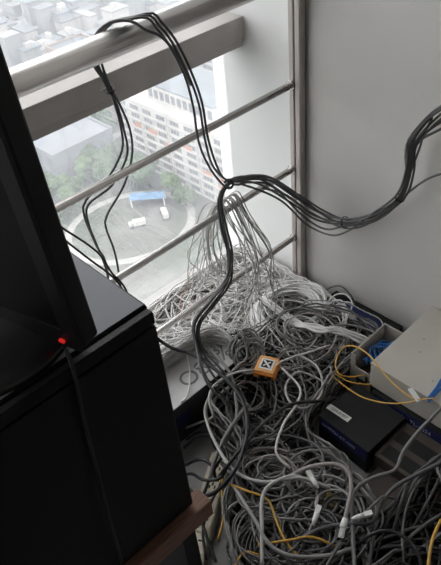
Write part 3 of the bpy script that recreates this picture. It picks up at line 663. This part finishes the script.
# ------------------------------------------------------------------ outdoors, 120 m below
K = 1.5; G = -120.0
MB().box((-700, 30, G - 1), (1500, 2200, G), M['ground']).build('ground')['kind'] = 'structure'
def gp(px, py):
    p = P(px, py, 2, -80); s = (G - CPOS[2]) / (-80 - CPOS[2]); d_ = np.array(p) - CPOS
    return Vector(CPOS + d_ * s)
def block(name, label, cat, x0, x1, y0, y1, h, fl, bays, wallm, roofm, group=None, faces='W', win=True, accent=None, limit=100, wh=.55, ww=.62):
    e = empty(name, (x0, (y0 + y1) / 2, G), label, cat, group)
    MB().box((x0, y0, G), (x1, y1, G + h), wallm).build('walls', e)
    b = MB(); b.box((x0 + .5, y0 + .5, G + h + .02), (x1 - .5, y1 - .5, G + h + .1), roofm)
    b.build('roof', e)
    b = MB(); t_ = .4
    for bx in ((x0 - .2, y0 - .2, x1 + .2, y0 + .3), (x0 - .2, y1 - .3, x1 + .2, y1 + .2), (x0 - .2, y0 + .3, x0 + .3, y1 - .3), (x1 - .3, y0 + .3, x1 + .2, y1 - .3)):
        b.box((bx[0], bx[1], G + h - .2), (bx[2], bx[3], G + h + 1.0), wallm)
    b.build('parapet', e)
    if not win: return e
    fh = h / fl; bw = (y1 - y0) / bays; proto = None; n = 0; extra = MB()
    for i in range(fl - 1, -1, -1):
        for j in range(bays):
            yc = y0 + (j + .5) * bw; zc_ = G + (i + .5) * fh
            if proto is None:
                b = MB(); a_ = ww * bw / 2; c_ = wh * fh / 2
                b.box((-.25, -a_ - .12, -c_ - .12), (-.05, a_ + .12, -c_), wallm).box((-.25, -a_ - .12, c_), (-.05, a_ + .12, c_ + .12), wallm)
                b.box((-.2, -a_ - .12, -c_), (-.05, -a_, c_), wallm).box((-.2, a_, -c_), (-.05, a_ + .12, c_), wallm)
                b.box((-.12, -a_, -c_), (-.03, a_, c_), M['opane'])
                for q_ in (-.33, .33): b.box((-.2, q_ * a_ - .06, -c_), (-.12, q_ * a_ + .06, c_), wallm)
                proto = b.build('window', e); proto.location = (0, yc - e.location.y, zc_ - e.location.z); n += 1
            elif n < limit:
                w_ = proto.copy(); COL.objects.link(w_); w_.parent = e; w_.location = (0, yc - e.location.y, zc_ - e.location.z); n += 1
    b = MB()
    for i in range(fl): b.box((x0 - .55, y0, G + i * fh - .18), (x0 - .001, y1, G + i * fh + .18), wallm)
    for j in range(0, bays + 1, 2): b.box((x0 - .55, y0 + j * bw - .2, G), (x0 - .001, y0 + j * bw + .2, G + h), wallm)
    b.build('ledges', e)
    if accent:
        for (ya, za, w2, h2) in accent: MB().box((x0 - .30, ya, za), (x0 - .002, ya + w2, za + h2), M['terracotta']).build('accent_panel', e)
    return e
hb = 25.0
bl = block('tower_block', 'long white tower block with terracotta panels and blue grey rooftop', 'building', 119, 150, 104, 190, hb, 8, 12, M['tower'], M['tower'],
           accent=[(y_, G + z_, 4.5, 1.6) for (y_, z_) in ((176, 16), (168, 16), (160, 13), (141, 9), (133, 9), (120, 9), (134, 6), (126, 12.2), (150, 15.6))])
ph = MB().box((124, 143, G + hb + .1), (142, 177, G + hb + 6), M['tower']); ph.build('penthouse', bl)
MB().box((123.6, 142.6, G + hb + 6.02), (142.4, 177.4, G + hb + 6.5), M['oroof']).build('penthouse_roof', bl)
b = MB()
for j in range(11): b.box((123.8, 144.2 + j * 3, G + hb + 1.6), (123.99, 146.0 + j * 3, G + hb + 4.6), M['opane'])
b.build('penthouse_windows', bl)
block('tower_block', 'taller pale tower block with terracotta bands behind the long white one', 'building', 172, 200, 120, 205, 52, 16, 6, M['tower'], M['oroof'],
      accent=[(y_, G + z_, 8, 2.0) for (y_, z_) in ((180, 44), (165, 44), (190, 36), (150, 38), (172, 30), (186, 26), (160, 22))], limit=96)
block('apartment_building', 'rose coloured apartment building with white balconies behind the park trees', 'building', 128, 146, 218, 250, 26, 8, 4, M['pinkish'], M['oroof'])
block('low_hall', 'low blue grey industrial hall left of the trees', 'building', 90, 116, 192, 232, 12, 2, 6, M['olow'], M['olow'], win=True)
block('low_shed', 'small white shed behind the low blue grey hall', 'building', 96, 116, 256, 275, 11, 2, 3, M['tower'], M['oroof'])
# far city
rc = random.Random(11)
def far(name_m, px, py):
    p = gp(px, py)
    if p.y < 285: return
    w_ = rc.uniform(4, 12); l_ = rc.uniform(4, 14); h = rc.choice([3, 4, 6, 8, 12, 18]) * rc.uniform(.8, 1.2)
    e = empty('distant_building', (p.x, p.y, G), 'pale building of the hazy city beyond the handrail', 'building', 'hazy far city buildings')
    MB().box((p.x, p.y, G), (p.x + w_, p.y + l_, G + h), M['farA'] if rc.random() < .5 else M['tower']).build('walls', e)
    MB().box((p.x - .5, p.y - .5, G + h), (p.x + w_ + .5, p.y + l_ + .5, G + h + .8), M[rc.choice(['farA', 'farB', 'oroof', 'farB'])]).build('roof', e)
    if rc.random() < .4: MB().box((p.x + w_*.3, p.y + l_*.3, G + h + .8), (p.x + w_*.6, p.y + l_*.6, G + h + 3), M['tower']).build('roof_box', e)
for i in range(290): far(None, rc.uniform(-10, 200), rc.uniform(-12, 82))
# roads and pale ring
def road(pts, w_, name, label, cat):
    p = spline([Vector(q) for q in pts], 3.0); t_ = np.gradient(p, axis=0); t_ /= np.linalg.norm(t_, axis=1)[:, None]; nn = np.column_stack([-t_[:, 1], t_[:, 0], 0 * t_[:, 0]])
    v = []; f = []
    for i in range(len(p)):
        for (s, z) in ((-1, .01), (-1, .15), (1, .15), (1, .01)): v.append(tuple(p[i] + nn[i] * s * w_ / 2 + np.array([0, 0, z])))
    for i in range(len(p) - 1):
        for j in range(3): f.append((i*4+j, i*4+4+j, i*4+5+j, i*4+1+j))
    o = MB().add(v, f, M['path']).build(name); tag(o, label, cat); return o
road([gp(0, 180), gp(45, 168), gp(120, 134), gp(175, 110)], 3.5, 'footpath', 'straight pale footpath between the low hall and the park trees', 'path')
ringp = []
for k in range(25):
    a = 2 * math.pi * k / 24; ringp.append(gp(130 + 62 * math.cos(a) , 228 + 33 * math.sin(a) - 12 * math.cos(a)))
road(ringp, 2.6, 'pale_ring', 'pale curved ring round the park lawn', 'path')  # flat pale band closed into a ring
c_ = gp(124, 226); c2 = gp(176, 240)
# canopy, trucks
def at(px, py): return gp(px, py)
q = at(149, 203); R = Matrix.Translation((q.x, q.y, G)) @ Matrix.Rotation(math.radians(-44), 4, 'Z')
cn = empty('blue_canopy', (q.x, q.y, G), 'bright blue canopy beside the pale ring far below', 'canopy')
MB().add([tuple(R @ Vector(p)) for p in [(-6, -2.4, 3), (6, -2.4, 3), (6, 2.4, 3), (-6, 2.4, 3), (-6, 0, 4.2), (6, 0, 4.2)]], [(0,1,5,4)], M['canopy']).add([tuple(R @ Vector(p)) for p in [(6, 2.4, 3), (-6, 2.4, 3), (-6, 0, 4.2), (6, 0, 4.2)]], [(0,1,2,3)], M['canopy']).build('roof', cn)
for (ax, ay) in ((-5.6, -2.2), (5.6, -2.2), (5.6, 2.2), (-5.6, 2.2)):
    MB().box((ax - .15, ay - .15, 0), (ax + .15, ay + .15, 3.05), M['white'], R).build('post', cn)
def truck(px, py, ang, label):
    q = at(px, py); R = Matrix.Translation((q.x, q.y, G)) @ Matrix.Rotation(math.radians(ang), 4, 'Z')
    e = empty('truck', (q.x, q.y, G), label, 'truck')
    R = R @ Matrix.Scale(.68, 4)
    MB().box((-4, -1.4, .9), (2.2, 1.4, 3.4), M['truck'], R).build('cargo_box', e)
    MB().box((2.5, -1.25, .8), (4.3, 1.25, 2.7), M['truck'], R).build('cab', e, bevel=.2)
    for (wx, wy) in ((-2.8, -1.3), (-2.8, 1.3), (3.2, -1.3), (3.2, 1.3)):
        MB().tube([tuple(R @ Vector((wx, wy - .2, .52))), tuple(R @ Vector((wx, wy + .2, .52)))], .5, M['tyre'], 14).build('wheel', e)
truck(165, 216, 62, 'white box truck on the lawn right of the blue canopy')
truck(138, 226, 150, 'white box truck left of and below the blue canopy')
# trees
def crown(seed, m):
    bm = bmesh.new(); r0 = random.Random(seed)
    for k in range(6):
        c = Vector((r0.uniform(-1.9, 1.9), r0.uniform(-1.9, 1.9), r0.uniform(4.2, 7.4))); rr = r0.uniform(1.5, 2.5)
        ret = bmesh.ops.create_icosphere(bm, subdivisions=3, radius=rr, matrix=Matrix.Translation(c))
        for v in ret['verts']:
            dv = (v.co - c); v.co = c + dv * (1 + .35 * noise.noise(v.co * 1.1 + Vector((seed, 0, 0))) + .2 * noise.noise(v.co * 3))
    me = bpy.data.meshes.new('crown'); bm.to_mesh(me); bm.free(); me.materials.append(m); return me
crowns = [crown(s, M['tree'] if s % 2 else M['tree2']) for s in range(1, 6)]
tb = MB(); tb.tube([(0, 0, 0), (.05, 0, 2.5), (0, .1, 5)], [.4, .28, .15], M['bark'], 8); tb.tube([(0, 0, 2.6), (.8, .5, 4.6)], [.2, .1], M['bark'], 6); tk = tb.build('trunk'); tkm = tk.data; bpy.data.objects.remove(tk)
spots = [(54, 200), (66, 197), (78, 196), (92, 148), (100, 158), (108, 146), (86, 158), (96, 172), (92, 140), (118, 165), (112, 176), (126, 176), (104, 132), (92, 128), (138, 180), (150, 188),
         (72, 210), (60, 222), (172, 196), (186, 206), (110, 188), (88, 182), (96, 120)]
for i, (px, py) in enumerate(spots):
    q = at(px, py); s = rc.uniform(.85, 1.35)
    e = empty('tree', (q.x, q.y, G), 'leafy green tree of the park far below the window', 'tree', 'park trees far below')
    e.rotation_euler.z = rc.uniform(0, 6); e.scale = (s, s, s * rc.uniform(.8, 1.05))
    for nm, me in (('crown', crowns[i % 5]), ('trunk', tkm)):
        o = bpy.data.objects.new(nm, me); COL.objects.link(o); o.parent = e
# haze over the city
hz = bpy.data.materials.new('city_haze'); hz.use_nodes = True; nt = hz.node_tree; nt.nodes.clear()
o_ = nt.nodes.new('ShaderNodeOutputMaterial'); vs = nt.nodes.new('ShaderNodeVolumeScatter'); vs.inputs['Color'].default_value = (.36, .385, .43, 1); vs.inputs['Density'].default_value = .0029; vs.inputs['Anisotropy'].default_value = 0
nt.links.new(vs.outputs[0], o_.inputs['Volume'])
HAZE = MB().box((-700, 40, G + .3), (1500, 2100, -12), hz).build('city_haze'); tag(HAZE, 'thin pale haze over the city', 'haze', kind='stuff')

# ------------------------------------------------------------------ light
wd = bpy.data.worlds.new('overcast'); scn.world = wd; wd.use_nodes = True; nt = wd.node_tree
bg = nt.nodes['Background']; bg.inputs[1].default_value = 1.55
tc = nt.nodes.new('ShaderNodeTexCoord'); sp = nt.nodes.new('ShaderNodeSeparateXYZ'); rp = nt.nodes.new('ShaderNodeValToRGB')
nt.links.new(tc.outputs['Generated'], sp.inputs[0]); nt.links.new(sp.outputs['Z'], rp.inputs[0]); nt.links.new(rp.outputs[0], bg.inputs[0])
rp.color_ramp.elements[0].color = (.94, .965, 1, 1); rp.color_ramp.elements[1].color = (1, .985, .965, 1)
vs_ = scn.view_settings; vs_.view_transform = 'Standard'; vs_.look = 'None'; vs_.exposure = 1.35; vs_.gamma = 1; vs_.use_curve_mapping = False
